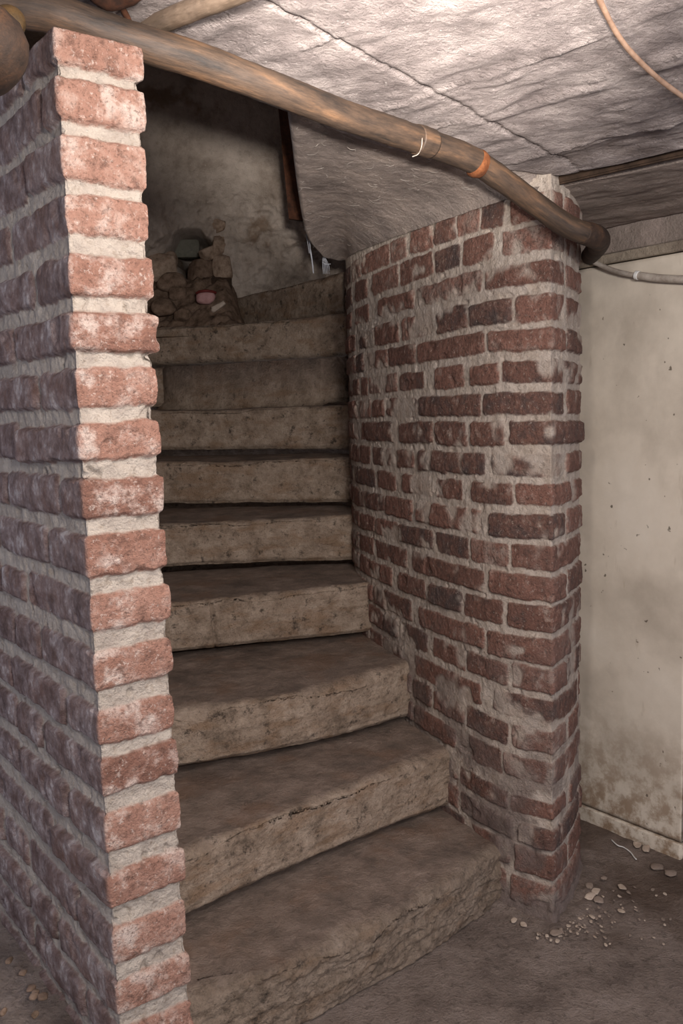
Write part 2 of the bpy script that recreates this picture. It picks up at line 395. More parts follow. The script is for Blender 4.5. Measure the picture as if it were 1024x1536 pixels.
# ---- right: curved brick newel wall round which the stair winds
P0 = (.434, 1.797)
front_pts = [(.30, 3.42), (.16, 3.27), (.075, 3.06), (.036, 2.86), (.036, 2.67), (.078, 2.48), (.165, 2.235), (.243, 2.05), (.336, 1.886), P0]
right_pts = [P0, (.497, 1.895), (.556, 2.02)]
A = smooth_path(front_pts, .0026)
B = smooth_path(right_pts, .0026)
back = np.array([(.556, 2.02), (.55, 2.2), (.50, 2.6), (.44, 3.0), (.36, 3.35), (.30, 3.42)])
Bk = resample(back, .03)
loop = np.concatenate([A[:-1], B[:-1], Bk[:-1]])
iC = len(A)-1; iE = iC+len(B)-1
for _ in range(8):
    s = slice(iC-30, iE+2); a_, b_ = iC-30, iE+2
    loop[a_:b_] = .25*loop[a_-1:b_-1]+.5*loop[a_:b_]+.25*loop[a_+1:b_+1]
du = np.r_[0, np.cumsum(np.linalg.norm(np.diff(loop, axis=0), axis=1))]
UCn = du[iC]
nrm = path_normals(np.concatenate([loop[-1:], loop, loop[:1]]))[1:-1]
for _ in range(10): nrm[1:-1] = .25*nrm[:-2]+.5*nrm[1:-1]+.25*nrm[2:]
nrm /= np.linalg.norm(nrm, axis=1)[:, None]
if np.dot(nrm[iC], [-.3, -1]) < 0: nrm = -nrm
NEWEL_TOP = 1.60
az = loop[:, 0]/loop[:, 1]
i0 = int(np.argmin(az[:iC]))                       # silhouette towards the stair
def newel_u(px, py):
    d = ray(px, py); a = d[0]/d[1]
    seg = slice(i0, iC+1) if a <= az[iC] else slice(iC, iE+1)
    j = int(np.argmin(np.abs(az[seg]-a)))+seg.start
    return du[j]
def newel_z(py, px=826):
    d = ray(px, py); return CH+d[2]/d[1]*P0[1]
tops = [283, 332, 387, 438, 487, 538, 585, 631, 681, 727, 774, 822, 868, 913, 962, 1007, 1054, 1099, 1146, 1207, 1247, 1286, 1332]
bots = [324, 373, 422, 477, 524, 573, 622, 669, 717, 762, 811, 857, 904, 950, 999, 1043, 1091, 1135, 1183, 1235, 1279, 1324, 1367]
lay = {
 0: [(583,605),(613,646),(648,681),(683,717),(719,754),(762,846)],
 1: [(512,523),(529,547),(553,594),(597,646),(650,687),(692,738),(752,848)],
 2: [(515,524),(529,550),(564,618),(624,719),(725,848),(851,884)],
 3: [(516,529),(537,559),(560,596),(600,645),(652,699),(703,766),(771,848),(851,884)],
 4: [(518,531),(533,543),(549,579),(581,621),(625,724),(730,848),(852,884)],
 5: [(521,536),(539,549),(551,594),(598,633),(650,693),(703,748),(753,884)],
 6: [(523,534),(536,554),(557,574),(578,623),(627,719),(723,848),(852,884)],
 7: [(525,545),(547,592),(598,648),(652,699),(705,754),(762,884)],
 8: [(529,554),(558,574),(578,619),(627,725),(734,848),(852,884)],
 9: [(534,561),(566,592),(603,644),(652,692),(705,768),(772,884)],
 10: [(540,576),(578,617),(625,721),(732,848),(852,884)],
 11: [(541,562),(564,596),(598,648),(652,701),(705,760),(765,884)],
 12: [(540,560),(564,609),(617,726),(732,848),(853,884)],
 13: [(558,588),(598,637),(644,691),(695,752),(760,884)],
 14: [(562,617),(627,726),(730,884)],
 15: [(600,640),(648,695),(699,760),(766,850),(854,884)],
 16: [(620,720),(738,868),(872,884)],
 17: [(650,695),(699,760),(766,851),(855,884)],
 18: [(686,750),(754,884)],
 19: [(690,760),(765,850),(855,884)],
 20: [(690,770),(776,868),(872,884)],
 21: [(700,762),(770,850),(854,884)],
 22: [(764,868),(871,884)]}
courses = []; rp = np.random.default_rng(5)
for k in range(23):
    zt, zb = newel_z(tops[k])-.001, newel_z(bots[k])-.0005
    ym = .5*(tops[k]+bots[k]); zm = .5*(zt+zb)
    bricks = []
    for (a, b) in lay[k]:
        # the course drifts in the picture; find the row at each px by projecting z on the loop roughly
        bricks.append((newel_u(a, ym), newel_u(b, ym)))
    bricks = [(a, b) for a, b in bricks if b-a > .01]
    lo = min(a for a, b in bricks); hi = max(b for a, b in bricks)
    u = lo-.012; alt = k % 2
    while u > 0.0:
        w = (.095 if alt else .19)+rp.uniform(-.012, .012); bricks.append((u-w, u)); u -= w+.012; alt = not alt
    u = hi+.012
    while u < du[-1]:
        w = .2; bricks.append((u, u+w)); u += w+.012
    courses.append((zb, zt, bricks))
zz = np.linspace(-.02, NEWEL_TOP, 640)
UU, ZZ = np.meshgrid(du, zz, indexing='ij')
P3 = np.stack([np.broadcast_to(loop[:, None, 0], UU.shape), np.broadcast_to(loop[:, None, 1], UU.shape), ZZ], -1)
h, mask, bid = brick_relief(UU, ZZ, P3, courses, .0048, .0035, .0055, .0075, 51, patchy=.45, pillow=.05, amp=1.0)
film = ss(.75, .2, ZZ+.25*fbm(P3, 5., 3, 57))*ss(-.25, .25, fbm(P3, 16., 4, 58))*.75
film = np.maximum(film, .9*ss(.075, .03, ZZ+.02*fbm(P3, 30., 3, 59)))
# lower left bricks are thickly limed over; base spreads a little on a mortar footing
foot = ss(.05, .0, ZZ); h = h+foot*.012
P = P3.copy(); P[..., :2] += nrm[:, None, :]*(h-.005)[..., None]
newel = struct(grid('wall_right', P, M['newel'], wrap_u=True, attrs={'mask': mask, 'rnd': bid, 'film': film}, caps=True))
newel_loop, newel_nrm = loop, nrm

# ------------------------------------------------------------------ stone steps
step_labels = [
 'lowest stone step at floor level with a wide dusty tread and chipped rounded front',
 'second stone step up from the floor with a tan worn front edge',
 'third stone step up from the floor, flaking edge and dark gap beneath',
 'fourth stone step up from the floor with a crack down its front',
 'fifth stone step up from the floor with a deep black gap under its left half',
 'sixth stone step up from the floor, tan front with dark mottling',
 'seventh stone step up from the floor, its tread seen edge-on at eye height',
 'eighth stone step up from the floor, third from the top of the flight',
 'ninth stone step up from the floor with a damp dark patch at its left',
 'topmost short stone step beside the rubble, with a smooth curved upper edge under cobwebs']
zt = [.135, .297, .462, .630, .800, .972, 1.147, 1.312, 1.468, 1.622]
TOPP = {1: [(300,1501),(390,1469),(479,1429),(589,1374),(668,1320),(753,1275)], 2: [(276,1282),(351,1252),(426,1216),(496,1188),(580,1166),(676,1126)],
 3: [(252,1070),(338,1057),(435,1041),(533,1019),(619,996)], 4: [(250,906),(330,898),(429,888),(555,876)], 5: [(245,792),(345,788),(439,784),(526,781)], 6: [(236,699),(345,701),(439,698),(520,693)],
 8: [(236,542),(376,538),(514,535)], 9: [(251,489),(345,483),(423,477),(501,470)], 10: [(348,447),(420,431),(498,409)]}
front = {}
for k, px in TOPP.items():
    front[k] = np.array([at_z(x, y, zt[k-1]-.006)[:2] for x, y in px])
# nominal front lines checked against riser feet (front edge a little before the riser foot)
front[5] = np.array([(-.56, 2.66), (-.34, 2.70), (-.15, 2.73), (.03, 2.74)])
front[6] = np.array([(-.62, 2.98), (-.34, 2.97), (-.15, 2.95), (.02, 2.93)])
front[7] = np.array([(-.66, 3.24), (-.34, 3.18), (-.15, 3.12), (.02, 3.07)])
front[8] = np.array([(-.70, 3.46), (-.34, 3.36), (-.15, 3.27), (.02, 3.18)])
front[9] = np.array([at_z(x, y, zt[8])[:2] for x, y in [(236,490),(345,483),(423,477),(501,470)]])
front[10] = np.array([at_z(x, y, zt[9])[:2] for x, y in [(348,447),(420,431),(498,409)]])
front[11] = front[10]+np.array([.10, .32])
cut_left = {1: .11, 2: .19, 10: 0.0}
def ext(P, l, r):
    P = np.array(P); a = P[0]-P[1]; a /= np.linalg.norm(a); b = P[-1]-P[-2]; b /= np.linalg.norm(b)
    return np.concatenate([[P[0]+a*l], P, [P[-1]+b*r]]) if l else np.concatenate([P, [P[-1]+b*r]])
step_objs = []
def straighten(P):
    P = np.array(P); d = P[-1]-P[0]; L_ = np.linalg.norm(d); d /= L_; n_ = np.array([-d[1], d[0]])
    t = (P-P[0])@d; o_ = (P-P[0])@n_; c = np.polyfit(t, o_, 2 if len(P) > 3 else 1); tt = np.linspace(0, L_, 7)
    return P[0]+d*tt[:, None]+n_*np.polyval(c, tt)[:, None]
for k in range(1, 11):
    Fp = ext(straighten(front[k]), cut_left.get(k, .28), .05)
    nb = straighten(front[k+1]) if k < 11 else None
    L = np.linalg.norm(np.diff(Fp, axis=0), axis=1).sum()
    fine = .0036 if k <= 6 else .005
    Fs = smooth_path(Fp, fine); n = len(Fs)
    Bb = ext(nb, .28, .05) if k != 10 else ext(nb, 0, .05)
    Bs = smooth_path(Bb, fine); Bs = resample(Bs, n=n)
    dirv = Bs-Fs; dist = np.linalg.norm(dirv, axis=1); dirv /= dist[:, None]
    Tg = np.gradient(Fs, axis=0); Tg /= np.linalg.norm(Tg, axis=1)[:, None]
    Nf = np.stack([-Tg[:, 1], Tg[:, 0]], -1)        # into the stair
    if np.dot(Nf[n//2], dirv[n//2]) < 0: Nf = -Nf
    zb0 = zt[k-2] if k > 1 else 0.0; ztop = zt[k-1]
    s = np.linspace(0, 1, n)
    gap = .017+.013*(1-s)**.7 if k > 1 else -.01+0*s
    if k in (8, 9, 10): gap = gap*.45
    if k in (5,): gap = gap*1.25
    zb = zb0+gap+.003*fbm(np.stack([s*L*10, s*0+k, s*0], -1), 1.5, 3, k)
    Rn = np.clip((.022 if k <= 3 else .016)*(1+.9*fbm(np.stack([s*L, s*0+k*3, s*0], -1), 9., 3, k+20)), .010, .05)
    if k == 1: Rn = Rn*1.25
    nr, na, nt_ = (46, 14, 90) if k <= 6 else (30, 8, 40)
    rows = []; tread = []
    # underside, riser, rounded arris, tread, back, closed below
    inset = .012
    rows.append((np.full(n, .17), np.full(n, zb0-.022) if k > 1 else zb)); tread.append(0)
    rows.append((np.full(n, inset+.09), zb)); tread.append(0)
    for t in np.linspace(0, 1, nr):
        rows.append((inset*(1-ss(0, .10, t))+.004*math.sin(t*math.pi)*0+np.zeros(n)+(.006 if k == 1 else .0)*(1-t), zb+(ztop-Rn-zb)*t)); tread.append(0)
    for t in np.linspace(0, 1, na)[1:]:
        a = t*math.pi/2; rows.append((Rn*(1-math.cos(a))*1.35, ztop-Rn*(1-math.sin(a)))); tread.append(t**2.2)
    for t in np.linspace(0, 1, nt_)[1:]:
        rows.append((Rn*1.35+(dist+.10-Rn*1.35)*t, ztop+0*s)); tread.append(1)
    rows.append((dist+.10, zb+.02)); tread.append(0)
    off = np.stack([r[0] for r in rows], 1); zz_ = np.stack([r[1] for r in rows], 1)
    # near the edge go along the local normal, further in along the fan direction
    w = ss(.02, .12, off)[..., None]
    vec = Nf[:, None, :]*(1-w)+dirv[:, None, :]*w
    XY = Fs[:, None, :]+vec*off[..., None]
    P = np.concatenate([XY, zz_[..., None]], -1)
    tr = np.broadcast_to(np.array(tread)[None], off.shape).copy()
    nrow = off.shape[1]; ri = np.arange(nrow)
    isr = ((ri >= 2) & (ri < 2+nr+na-1)).astype(float)[None]
    ist = (ri >= 2+nr)[None]*(ri < nrow-1)[None]
    amp = {1: .008, 2: .005, 3: .005, 4: .004}.get(k, .0036)
    stretch = P*np.array([1, 1, 2.2]) if k > 1 else P*np.array([1, 1, 1.4])
    rd = amp*.75*fbm(stretch, 24., 6, 60+k, .68)+amp*.55*fbm(P, 110., 4, 90+k, .7)
    strat = .0025*fbm(P*np.array([3, 3, 60.]), 1., 3, 33+k)
    rr = (rd+strat)*isr
    if k == 1: rr = rr+isr*.013*fbm(P*np.array([.7, .7, 2.6]), 12., 5, 5, .62)
    if k == 4:     # crack
        sc_ = (Fs[:, 0]-at_y(322, 940, 2.37)[0])[:, None]+.006*fbm(P*np.array([0, 0, 1.]), 40., 3, 3)+.1*(P[..., 2]-.55)
        rr = rr-.010*np.exp(-(sc_/.0042)**2)*isr*1.3
    P[..., :2] -= Nf[:, None, :]*rr[..., None]
    tz = .004*fbm(P, 7., 3, 140+k)+.0022*fbm(P, 45., 5, 150+k, .6)
    wear = -.007*np.exp(-((s-.55)/.25)**2)[:, None]
    P[..., 2] += (tz+wear*ss(.2, .0, off)*1.0)*ist
    tr = np.clip(tr+.35*fbm(P, 30., 4, 200+k)*(tr > .02)*(tr < .98), 0, 1)
    nm = 'stone_step'
    o = grid(nm, P, M['stone'], attrs={'tread': tr, 'rnd': np.full(tr.shape, k/10)}, caps=True, wrap_v=True)
    tag(o, step_labels[k-1], 'step', 'stone steps of the winding stair')
    step_objs.append(o)

# ------------------------------------------------------------------ ceiling
EC = np.array([.43, 1.82]); ED = np.array([-.79, -.613])
def ceil_z(x, y):
    a = (x-EC[0])*ED[0]+(y-EC[1])*ED[1]
    return 1.575+.087*np.clip(a, -.15, 3)
def at_ceil(px, py):
    z = 1.6
    for _ in range(12): p = at_z(px, py, z); z = float(ceil_z(p[0], p[1]))
    return p
edge = [at_ceil(*q)[:2] for q in [(310,121),(370,145),(437,170),(512,200),(580,222),(640,238),(820,264)]]
d0 = edge[0]-edge[3]; d0 /= np.linalg.norm(d0)
gR = [at_ceil(*q)[:2] for q in [(850,262),(930,246),(1024,224)]]
g1 = gR[2]-gR[0]; g1 /= np.linalg.norm(g1)
edge = [edge[0]+d0*1.1, edge[0]+d0*.5]+edge+gR+[gR[2]+g1*.6]
E_ = resample(np.array(edge), n=430)
nv = 300
vv = np.linspace(0, 1, nv)**1.25
back_pts = resample(np.array([(-1.6, -.6), (1.7, -.6)]), n=430)
XY = E_[:, None, :]+(back_pts-E_)[:, None, :]*vv[None, :, None]
Z = ceil_z(XY[..., 0], XY[..., 1])
P = np.concatenate([XY, Z[..., None]], -1)
GN = np.array([-g1[1], g1[0]]); 
al = P[..., 0]*GN[0]+P[..., 1]*GN[1]              # across the boards
bd = al/.115+.06*fbm(P, 5., 3, 71)
ridge = np.exp(-((bd-np.round(bd))/.035)**2)
rid2 = np.floor(bd+.5)
stepz = (_h(np.floor(bd).astype(np.int64), np.zeros_like(bd, np.int64), np.zeros_like(bd, np.int64), 9)-.5)*.010
st = P.copy(); st[..., 0] = (P[..., 0]*g1[0]+P[..., 1]*g1[1])*.35; st[..., 1] = al
stk = P.copy(); stk[..., 0] = st[..., 0]*.6; stk[..., 1] = al
relief = .0055*fbm(st, 22., 5, 72, .62)+.006*fbm(P, 6., 3, 73)+.0045*np.abs(fbm(stk, 30., 4, 76, .65))-.004*ss(.3, .5, fbm(stk, 18., 4, 77, .6))-.004*ridge*ss(-.1, .25, fbm(P, 7., 2, 75))+stepz*ss(.3, 1.0, (P[..., 0]+.2))
ck0, ck1 = at_ceil(520, 68)[:2], at_ceil(832, 236)[:2]; cd = (ck1-ck0)/np.linalg.norm(ck1-ck0); cn = np.array([-cd[1], cd[0]])
ca = (XY-ck0)@cn+.004*fbm(P, 30., 3, 74)
relief = relief+.007*np.exp(-(ca/.003)**2)
lip = ss(.035, 0., vv)[None]
P[..., 2] += relief*(1-.6*lip)
# roll the edge up and back to give the slab a thickness
ups = np.array([.012, .03, .06, .09])
Er = np.stack([np.concatenate([E_+np.array([.0, .0]), (P[:, 0, 2]+u)[:, None]], 1) for u in ups[::-1]], 1)
Pt = P[:, ::-1][:, ::6].copy(); Pt[..., 2] = ceil_z(Pt[..., 0], Pt[..., 1])+.09
P = np.concatenate([Pt[:, :-1], Er, P], 1)
ceil = struct(grid('ceiling', P, M['ceiling'], caps=False))

# second board beyond the dark gap, on to the right-hand panel
def strip(name, pa, pb, za, zb, th, mat, n=(180, 70), seed=1, amp=.004, attrs=None):
    """board between plan lines pa and pb, underside heights za, zb, thickness th upward"""
    A_ = resample(np.array(pa, float), n=n[0]); B_ = resample(np.array(pb, float), n=n[0]); v = np.linspace(0, 1, n[1])
    XY = A_[:, None]+(B_-A_)[:, None]*v[None, :, None]; Z = za+(zb-za)*v[None]+0*XY[..., 0]
    P = np.concatenate([XY, Z[..., None]], -1)
    st = P.copy(); ax = (A_[-1]-A_[0]); ax /= np.linalg.norm(ax); lx = P[..., 0]*ax[0]+P[..., 1]*ax[1]; ly = -P[..., 0]*ax[1]+P[..., 1]*ax[0]
    st[..., 0] = lx*.3; st[..., 1] = ly
    P[..., 2] += amp*fbm(st, 24., 5, seed, .6)+amp*.8*fbm(st, 8., 2, seed+3)
    j = .006*fbm(st, 20., 3, seed+9); P[:, 0, :2] += (j[:, 0, None])*np.array([-ax[1], ax[0]]); P[:, -1, :2] += (j[:, -1, None])*np.array([-ax[1], ax[0]])
    a0 = P[:, :1].copy(); a0[..., 2] += th; b0 = P[:, -1:].copy(); b0[..., 2] += th
    return grid(name, np.concatenate([a0, P, b0], 1), mat, caps=True, wrap_v=True)
gap_w = .055
off = -GN if np.dot(GN, [0, 1]) < 0 else GN
w0 = at_z(878, 1235, 0)[:2]; w1 = at_z(1018, 1293, 0)[:2]; wd = (w1-w0)/np.linalg.norm(w1-w0); wn = np.array([wd[1], -wd[0]])
if np.dot(wn, w0) > 0: wn = -wn                     # towards the camera
g_a, g_b = gR[0]-g1*.16+off*gap_w, gR[2]+g1*.5+off*(gap_w+.006)
def wall_pt(px, py): return at_plane(px, py, (w0[0], w0[1], 0), np.array([wn[0], wn[1], 0]))
hdA, hdB = w0-wd*.16, w1+wd*.55
b2 = struct(strip('trim_1', [g_a, g_b], [hdA-wd*.0+wn*.012, hdB+wn*.012], 1.566, 1.545, .05, M['plank'], seed=81, amp=.005))
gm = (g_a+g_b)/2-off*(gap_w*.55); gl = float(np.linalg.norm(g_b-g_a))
struct(box('gap_shade_strip', (gm[0], gm[1], 1.600), (gl, .012, .07), M['board'], rot=math.atan2(g1[1], g1[0]), rough=.002, seed=5))  # dark strip standing in for the deep shade inside the ceiling gap
# dark board added above the gap, standing in for a shaded void
dark = struct(box('gap_void_backing', ((g_a[0]+g_b[0])/2, (g_a[1]+g_b[1])/2, 1.665), (1.6, .25, .02), M['board'], rot=math.atan2(g1[1], g1[0])))

# ------------------------------------------------------------------ right-hand cream panel, its rail, lintel and board
zl = wall_pt(880, 408)[2]; zr = wall_pt(1020, 400)[2]
def vwall(name, A_, B_, za, zb, th, mat, n=(90, 160), seed=1, amp=.002, low=None, slope=0.):
    A_, B_ = np.array(A_), np.array(B_); s = np.linspace(0, 1, n[0]); v = np.linspace(0, 1, n[1])
    XY = A_+(B_-A_)*s[:, None]; Z = np.asarray(za)+(np.asarray(zb)-np.asarray(za))*v
    P = np.zeros((n[0], n[1], 3)); P[..., :2] = XY[:, None]; P[..., 2] = Z[None]+slope*(s[:, None]-.5)*v[None]
    P[..., :2] += wn*(amp*fbm(P, 5., 4, seed)+amp*.4*fbm(P, 40., 3, seed+2))[..., None]
    f = P[:, :1].copy(); f[..., :2] -= wn*th; g = P[:, -1:].copy(); g[..., :2] -= wn*th
    P = np.concatenate([f, P, g], 1)
    at = None
    if low is not None: at = {'low': ss(low, 0., P[..., 2])}
    return struct(grid(name, P, mat, caps=True, attrs=at, wrap_v=True))
pe = w1+wd*.004
base_top = wall_pt(880, 1208)[2]
print('panel', zl, zr, base_top)
vwall('wall_back', w0-wd*.16, pe, base_top, zl+.008, .03, M['cream'], seed=91, low=.42)
vwall('baseboard_right', w0-wd*.16+wn*.004, pe+wn*.004, -.005, base_top-.008, .03, M['cream'], n=(90, 20), seed=92, amp=.003, low=.5)
zlt = wall_pt(880, 388)[2]
vwall('trim_3', w0-wd*.16+wn*.010, hdB+wn*.010, zl+.012, zlt+.002, .05, M['lintel'], n=(120, 24), seed=93, amp=.008, slope=.012)
zpt = wall_pt(880, 336)[2]
vwall('trim_4', w0-wd*.16+wn*.004, hdB+wn*.004, zlt+.004, zpt-.004, .05, M['plank'], n=(160, 40), seed=94, amp=.006, slope=.01)
vwall('void_far_right', w0-wd*.2-wn*.10, hdB-wn*.10, 0, 1.62, .03, M['board'], n=(20, 20), seed=95)  # dark backing sheet standing in for the unlit void past the panel

# ------------------------------------------------------------------ plaster soffit between ceiling edge and newel top
Tn = 220
top_px = [(824,268),(740,250),(640,231),(580,216),(512,194),(470,178),(437,164)]
Tp = np.array([at_ceil(*q) for q in top_px]); Tp[:, 2] += .006
bot_px = [(806,287),(740,306),(680,327),(640,340),(600,354),(560,369),(530,381),(505,392)]
def newel_hit(px, py):
    d = ray(px, py); a = d[0]/d[1]; j = int(np.argmin(np.abs(az[i0:iC+1]-a)))+i0
    p = loop[j]; return np.array([p[0], p[1], CH+d[2]/d[1]*p[1]]), j
Bp = []
for q in bot_px:
    p, j = newel_hit(*q); p[:2] += nrm[j]*.004; Bp.append(p)
print('soffit', np.round(Tp, 3).tolist(), np.round(Bp, 3).tolist())
Bp.append(at_y(488, 387, 2.62))
T_ = resample(smooth_path(Tp, .004), n=Tn); B_ = resample(smooth_path(np.array(Bp), .004), n=Tn)
w = np.linspace(0, 1, 120)
P = T_[:, None]+(B_-T_)[:, None]*w[None, :, None]
u = np.linspace(0, 1, Tn)
edge_tgt = np.array([at_y(437, 166, 1.50), at_y(445, 230, 1.78), at_y(453, 300, 2.12), at_y(464, 358, 2.42), at_y(486, 386, 2.62)])
P[..., 2] += .018*np.sin(w*math.pi)[None]*ss(0., .5, u)[:, None]       # slightly vaulted
Lc = resample(smooth_path(edge_tgt, .004), n=120)
pull = ss(.80, 1., u)[:, None, None]
P = P+(Lc[None]-P[-1:])*pull
P[..., 2] += .003*fbm(P, 7., 3, 101)+.0022*fbm(P, 60., 5, 102, .6)
# rounded left lip turning up
cols = []
for (dx, dz) in [(-.006, .006), (-.009, .02), (-.010, .05), (-.010, .12), (-.010, .35), (-.010, .8)]:
    c = P[-1:].copy(); c[..., 0] += dx*1.0; c[..., 2] += dz; cols.append(c)
P = np.concatenate([P]+cols, 0)
soffP = P.copy(); soffTn = Tn
soff = struct(grid('ceiling_soffit', P, M['soffit'], flip=True))
# body of the flight above the soffit so no light leaks (upper masonry)
# ------------------------------------------------------------------ stairwell back wall with the broken hole
nx, nz_ = 300, 300
xs = np.linspace(-1.25, .45, nx); zs = np.linspace(1.0, 2.75, nz_)
X, Zb = np.meshgrid(xs, zs, indexing='ij')
Yb = 3.95+.10*(X+.3)-.25*np.clip(-(X+.75), 0, 1)
P = np.stack([X, Yb, Zb], -1)
n_big = fbm(P, 5., 4, 111)
rough = ss(2.15, 1.95, Zb)
hc = at_y(292, 392, 3.9); 
q = np.stack([X-hc[0], (Zb-hc[2])], -1)
hd = np.hypot(q[..., 0]/.115, q[..., 1]/.12)+.45*fbm(P, 9., 3, 113)
hole = ss(1.05, .8, hd)
P[..., 1] -= .05*n_big*(.4+rough)+.034*fbm(P, 20., 5, 112, .6)*rough+.004*fbm(P, 60., 3, 115)
low = ss(1.80, 1.55, Zb)                             # masonry bulges forward under the plaster
P[..., 1] -= .06*low*ss(-.55, -.35, -np.abs(X+.9))*1
P[..., 1] += .40*hole
backw_P = P.copy()
backw = struct(grid('wall_stairwell', P, M['back']))
# stairwell sides and top
def wall_plain(name, A_, B_, za, zb, mat, n=(60, 60), seed=1, amp=.02):
    A_, B_ = np.array(A_, float), np.array(B_, float); s = np.linspace(0, 1, n[0]); v = np.linspace(0, 1, n[1])
    XY = A_+(B_-A_)*s[:, None]; P = np.zeros((n[0], n[1], 3)); P[..., :2] = XY[:, None]; P[..., 2] = za+(zb-za)*v[None]
    t = (B_-A_)/np.linalg.norm(B_-A_); P[..., :2] += np.array([t[1], -t[0]])*(amp*fbm(P, 5., 4, seed))[..., None]
    return struct(grid(name, P, mat))
cbr = c_br-D2*PW*.5
wall_plain('wall_outer', cbr, (-1.2, 2.6), 0, 2.75, M['back'], seed=121)
wall_plain('wall_outer_upper', (-1.2, 2.6), (-1.2, 4.0), 0, 2.75, M['back'], seed=122)
xx = np.linspace(-1.5, .6, 40); yy = np.linspace(1.2, 4.3, 50); X, Y = np.meshgrid(xx, yy, indexing='ij')
P = np.stack([X, Y, 2.62+.02*fbm(np.stack([X, Y, X*0], -1), 4., 3, 123)], -1)
struct(grid('ceiling_stairwell', P, M['back']))
wall_plain('wall_over_ceiling', E_[5], E_[300], 1.66, 2.75, M['back'], seed=124, amp=.0)
wall_plain('wall_newel_upper', (.49, 2.05), (.47, 4.2), 0, 2.75, M['back'], seed=125, amp=.0)  # unseen side wall, run down to the floor to stop background light leaking

# ------------------------------------------------------------------ floor and dirt bank
xs = np.r_[np.linspace(-1.6, -.5, 40, endpoint=False), np.linspace(-.5, 1.2, 330), np.linspace(1.25, 1.9, 16)]
ys = np.r_[np.linspace(-.6, 1.2, 40, endpoint=False), np.linspace(1.2, 2.5, 260), np.linspace(2.55, 4.3, 16)]
X, Y = np.meshgrid(xs, ys, indexing='ij'); P = np.stack([X, Y, X*0], -1)
P[..., 2] = .007*fbm(P, 4., 4, 131)+.0035*fbm(P, 24., 4, 132)
nd = np.min(np.hypot(X[..., None]-newel_loop[None, None, ::12, 0], Y[..., None]-newel_loop[None, None, ::12, 1]), -1)
P[..., 2] += .014*ss(.10, .0, nd)+.006*ss(.10, .0, nd)*fbm(P, 60., 3, 134)
# the shallow ledge running from the newel to the panel
lw = (np.stack([X, Y], -1)-w0)@wn
P[..., 2] += .012*ss(.19, .13, lw+.02*fbm(P, 20., 3, 133))*(X > .3)
P[..., 2] -= .003
struct(grid('floor', P, M['floor'], flip=False))
# raised dirt against the outside of the pier
def pier_px(px, py):
    p = at_plane(px, py, (PC[0], PC[1], 0), np.array([D2[0], D2[1], 0])); return p
m0, m1, m2 = pier_px(0, 1388), pier_px(55, 1460), pier_px(108, 1534)
print('mound', m0, m1, m2)
a_ = np.linspace(-.35, .75, 110); b_ = np.linspace(-.03, .7, 110)
A2, B2 = np.meshgrid(a_, b_, indexing='ij')
XY = PC[None, None]+N2*A2[..., None]-D2*B2[..., None]
tq = np.array([np.dot(m[:2]-PC, N2) for m in (m2, m1, m0)]); zq = np.array([m[2] for m in (m2, m1, m0)])
Zm = np.interp(A2, np.r_[tq[0]-.4, tq, tq[-1]+.4], np.r_[zq[0]-.02, zq, zq[-1]])
P = np.concatenate([XY, Zm[..., None]], -1)
P[..., 2] += .012*fbm(P, 9., 4, 141)+.006*fbm(P, 40., 4, 142)+.02*ss(.05, .3, B2)
P[..., 2] *= ss(-.36, -.15, A2)
bank = grid('dirt_bank', P, M['floor'], caps=False, flip=True)
tag(bank, 'dark bank of dirt and grit heaped against the outside of the left brick pier', 'dirt', kind='stuff')

# ------------------------------------------------------------------ pipes and cables
def yz(px, py, y): return at_y(px, py, y)
pp = [(-60,2,1.14),(0,10,1.15),(60,16,1.155),(110,31,1.165),(160,48,1.18),(216,66,1.20),(300,92,1.24),(420,136,1.31),(512,172,1.40),(580,194,1.47),(640,214,1.54),(700,236,1.60),(735,257,1.635),(800,304,1.70),(840,333,1.73),(866,346,1.745),(884,352,1.765)]
pts = [yz(*q) for q in pp]
root = bpy.data.objects.new('water_pipe', None); COL.objects.link(root)
tag(root, 'long brown corroded pipe under the ceiling from left pier to curved brick wall', 'pipe')
rad = [.0232]*7+[.0225, .0222, .022, .022, .0215, .021, .021, .021, .0205, .0205]
tube('straight_run', pts, rad, M['pipe'], root, seg=28, step=.005, rough=.0009, seed=151, fine=60.)
tube('elbow', [yz(872, 349, 1.75), yz(888, 353, 1.775), yz(897, 358, 1.82), yz(898, 365, 1.88), yz(892, 374, 1.95), yz(884, 384, 2.02)], [.0212, .0225, .0228, .0222, .0205, .0195], M['iron'], root, seg=24, step=.004, rough=.0008, seed=152)
tube('rusty_joint', [yz(712, 242, 1.612), yz(716, 245, 1.616), yz(721, 248, 1.622)], [.0225, .0246, .0225], M['rust'], root, seg=28, step=.0015, rough=.0012, seed=153)
tube('coupling', [yz(624, 209, 1.522), yz(632, 211, 1.53), yz(646, 216, 1.546)], [.0234, .0237, .0234], M['pipe'], root, seg=28, step=.003, rough=.0006, seed=154)
tube('tie_wire', [yz(618, 236, 1.515)+np.array([0, -.004, .0]), yz(627, 231, 1.515), yz(632, 220, 1.50), yz(633, 208, 1.50), yz(634, 199, 1.52)], .0008, M['conduit'], root, seg=8, step=.003)
o = tube('thin_pipe', [yz(200, 60, 1.32), yz(232, 38, 1.26), yz(290, 14, 1.17), yz(345, -8, 1.09), yz(420, -42, 1.0), yz(560, -120, .85)], .0135, M['pipe2'], seg=22, step=.005, rough=.0006, seed=155)
tag(o, 'short thin grey-brown pipe crossing the ceiling above the left pier behind the long pipe', 'pipe')
root = bpy.data.objects.new('pipe_bend', None); COL.objects.link(root)
tag(root, 'fat rusty pipe bend at the top left in front of the brick pier', 'pipe')
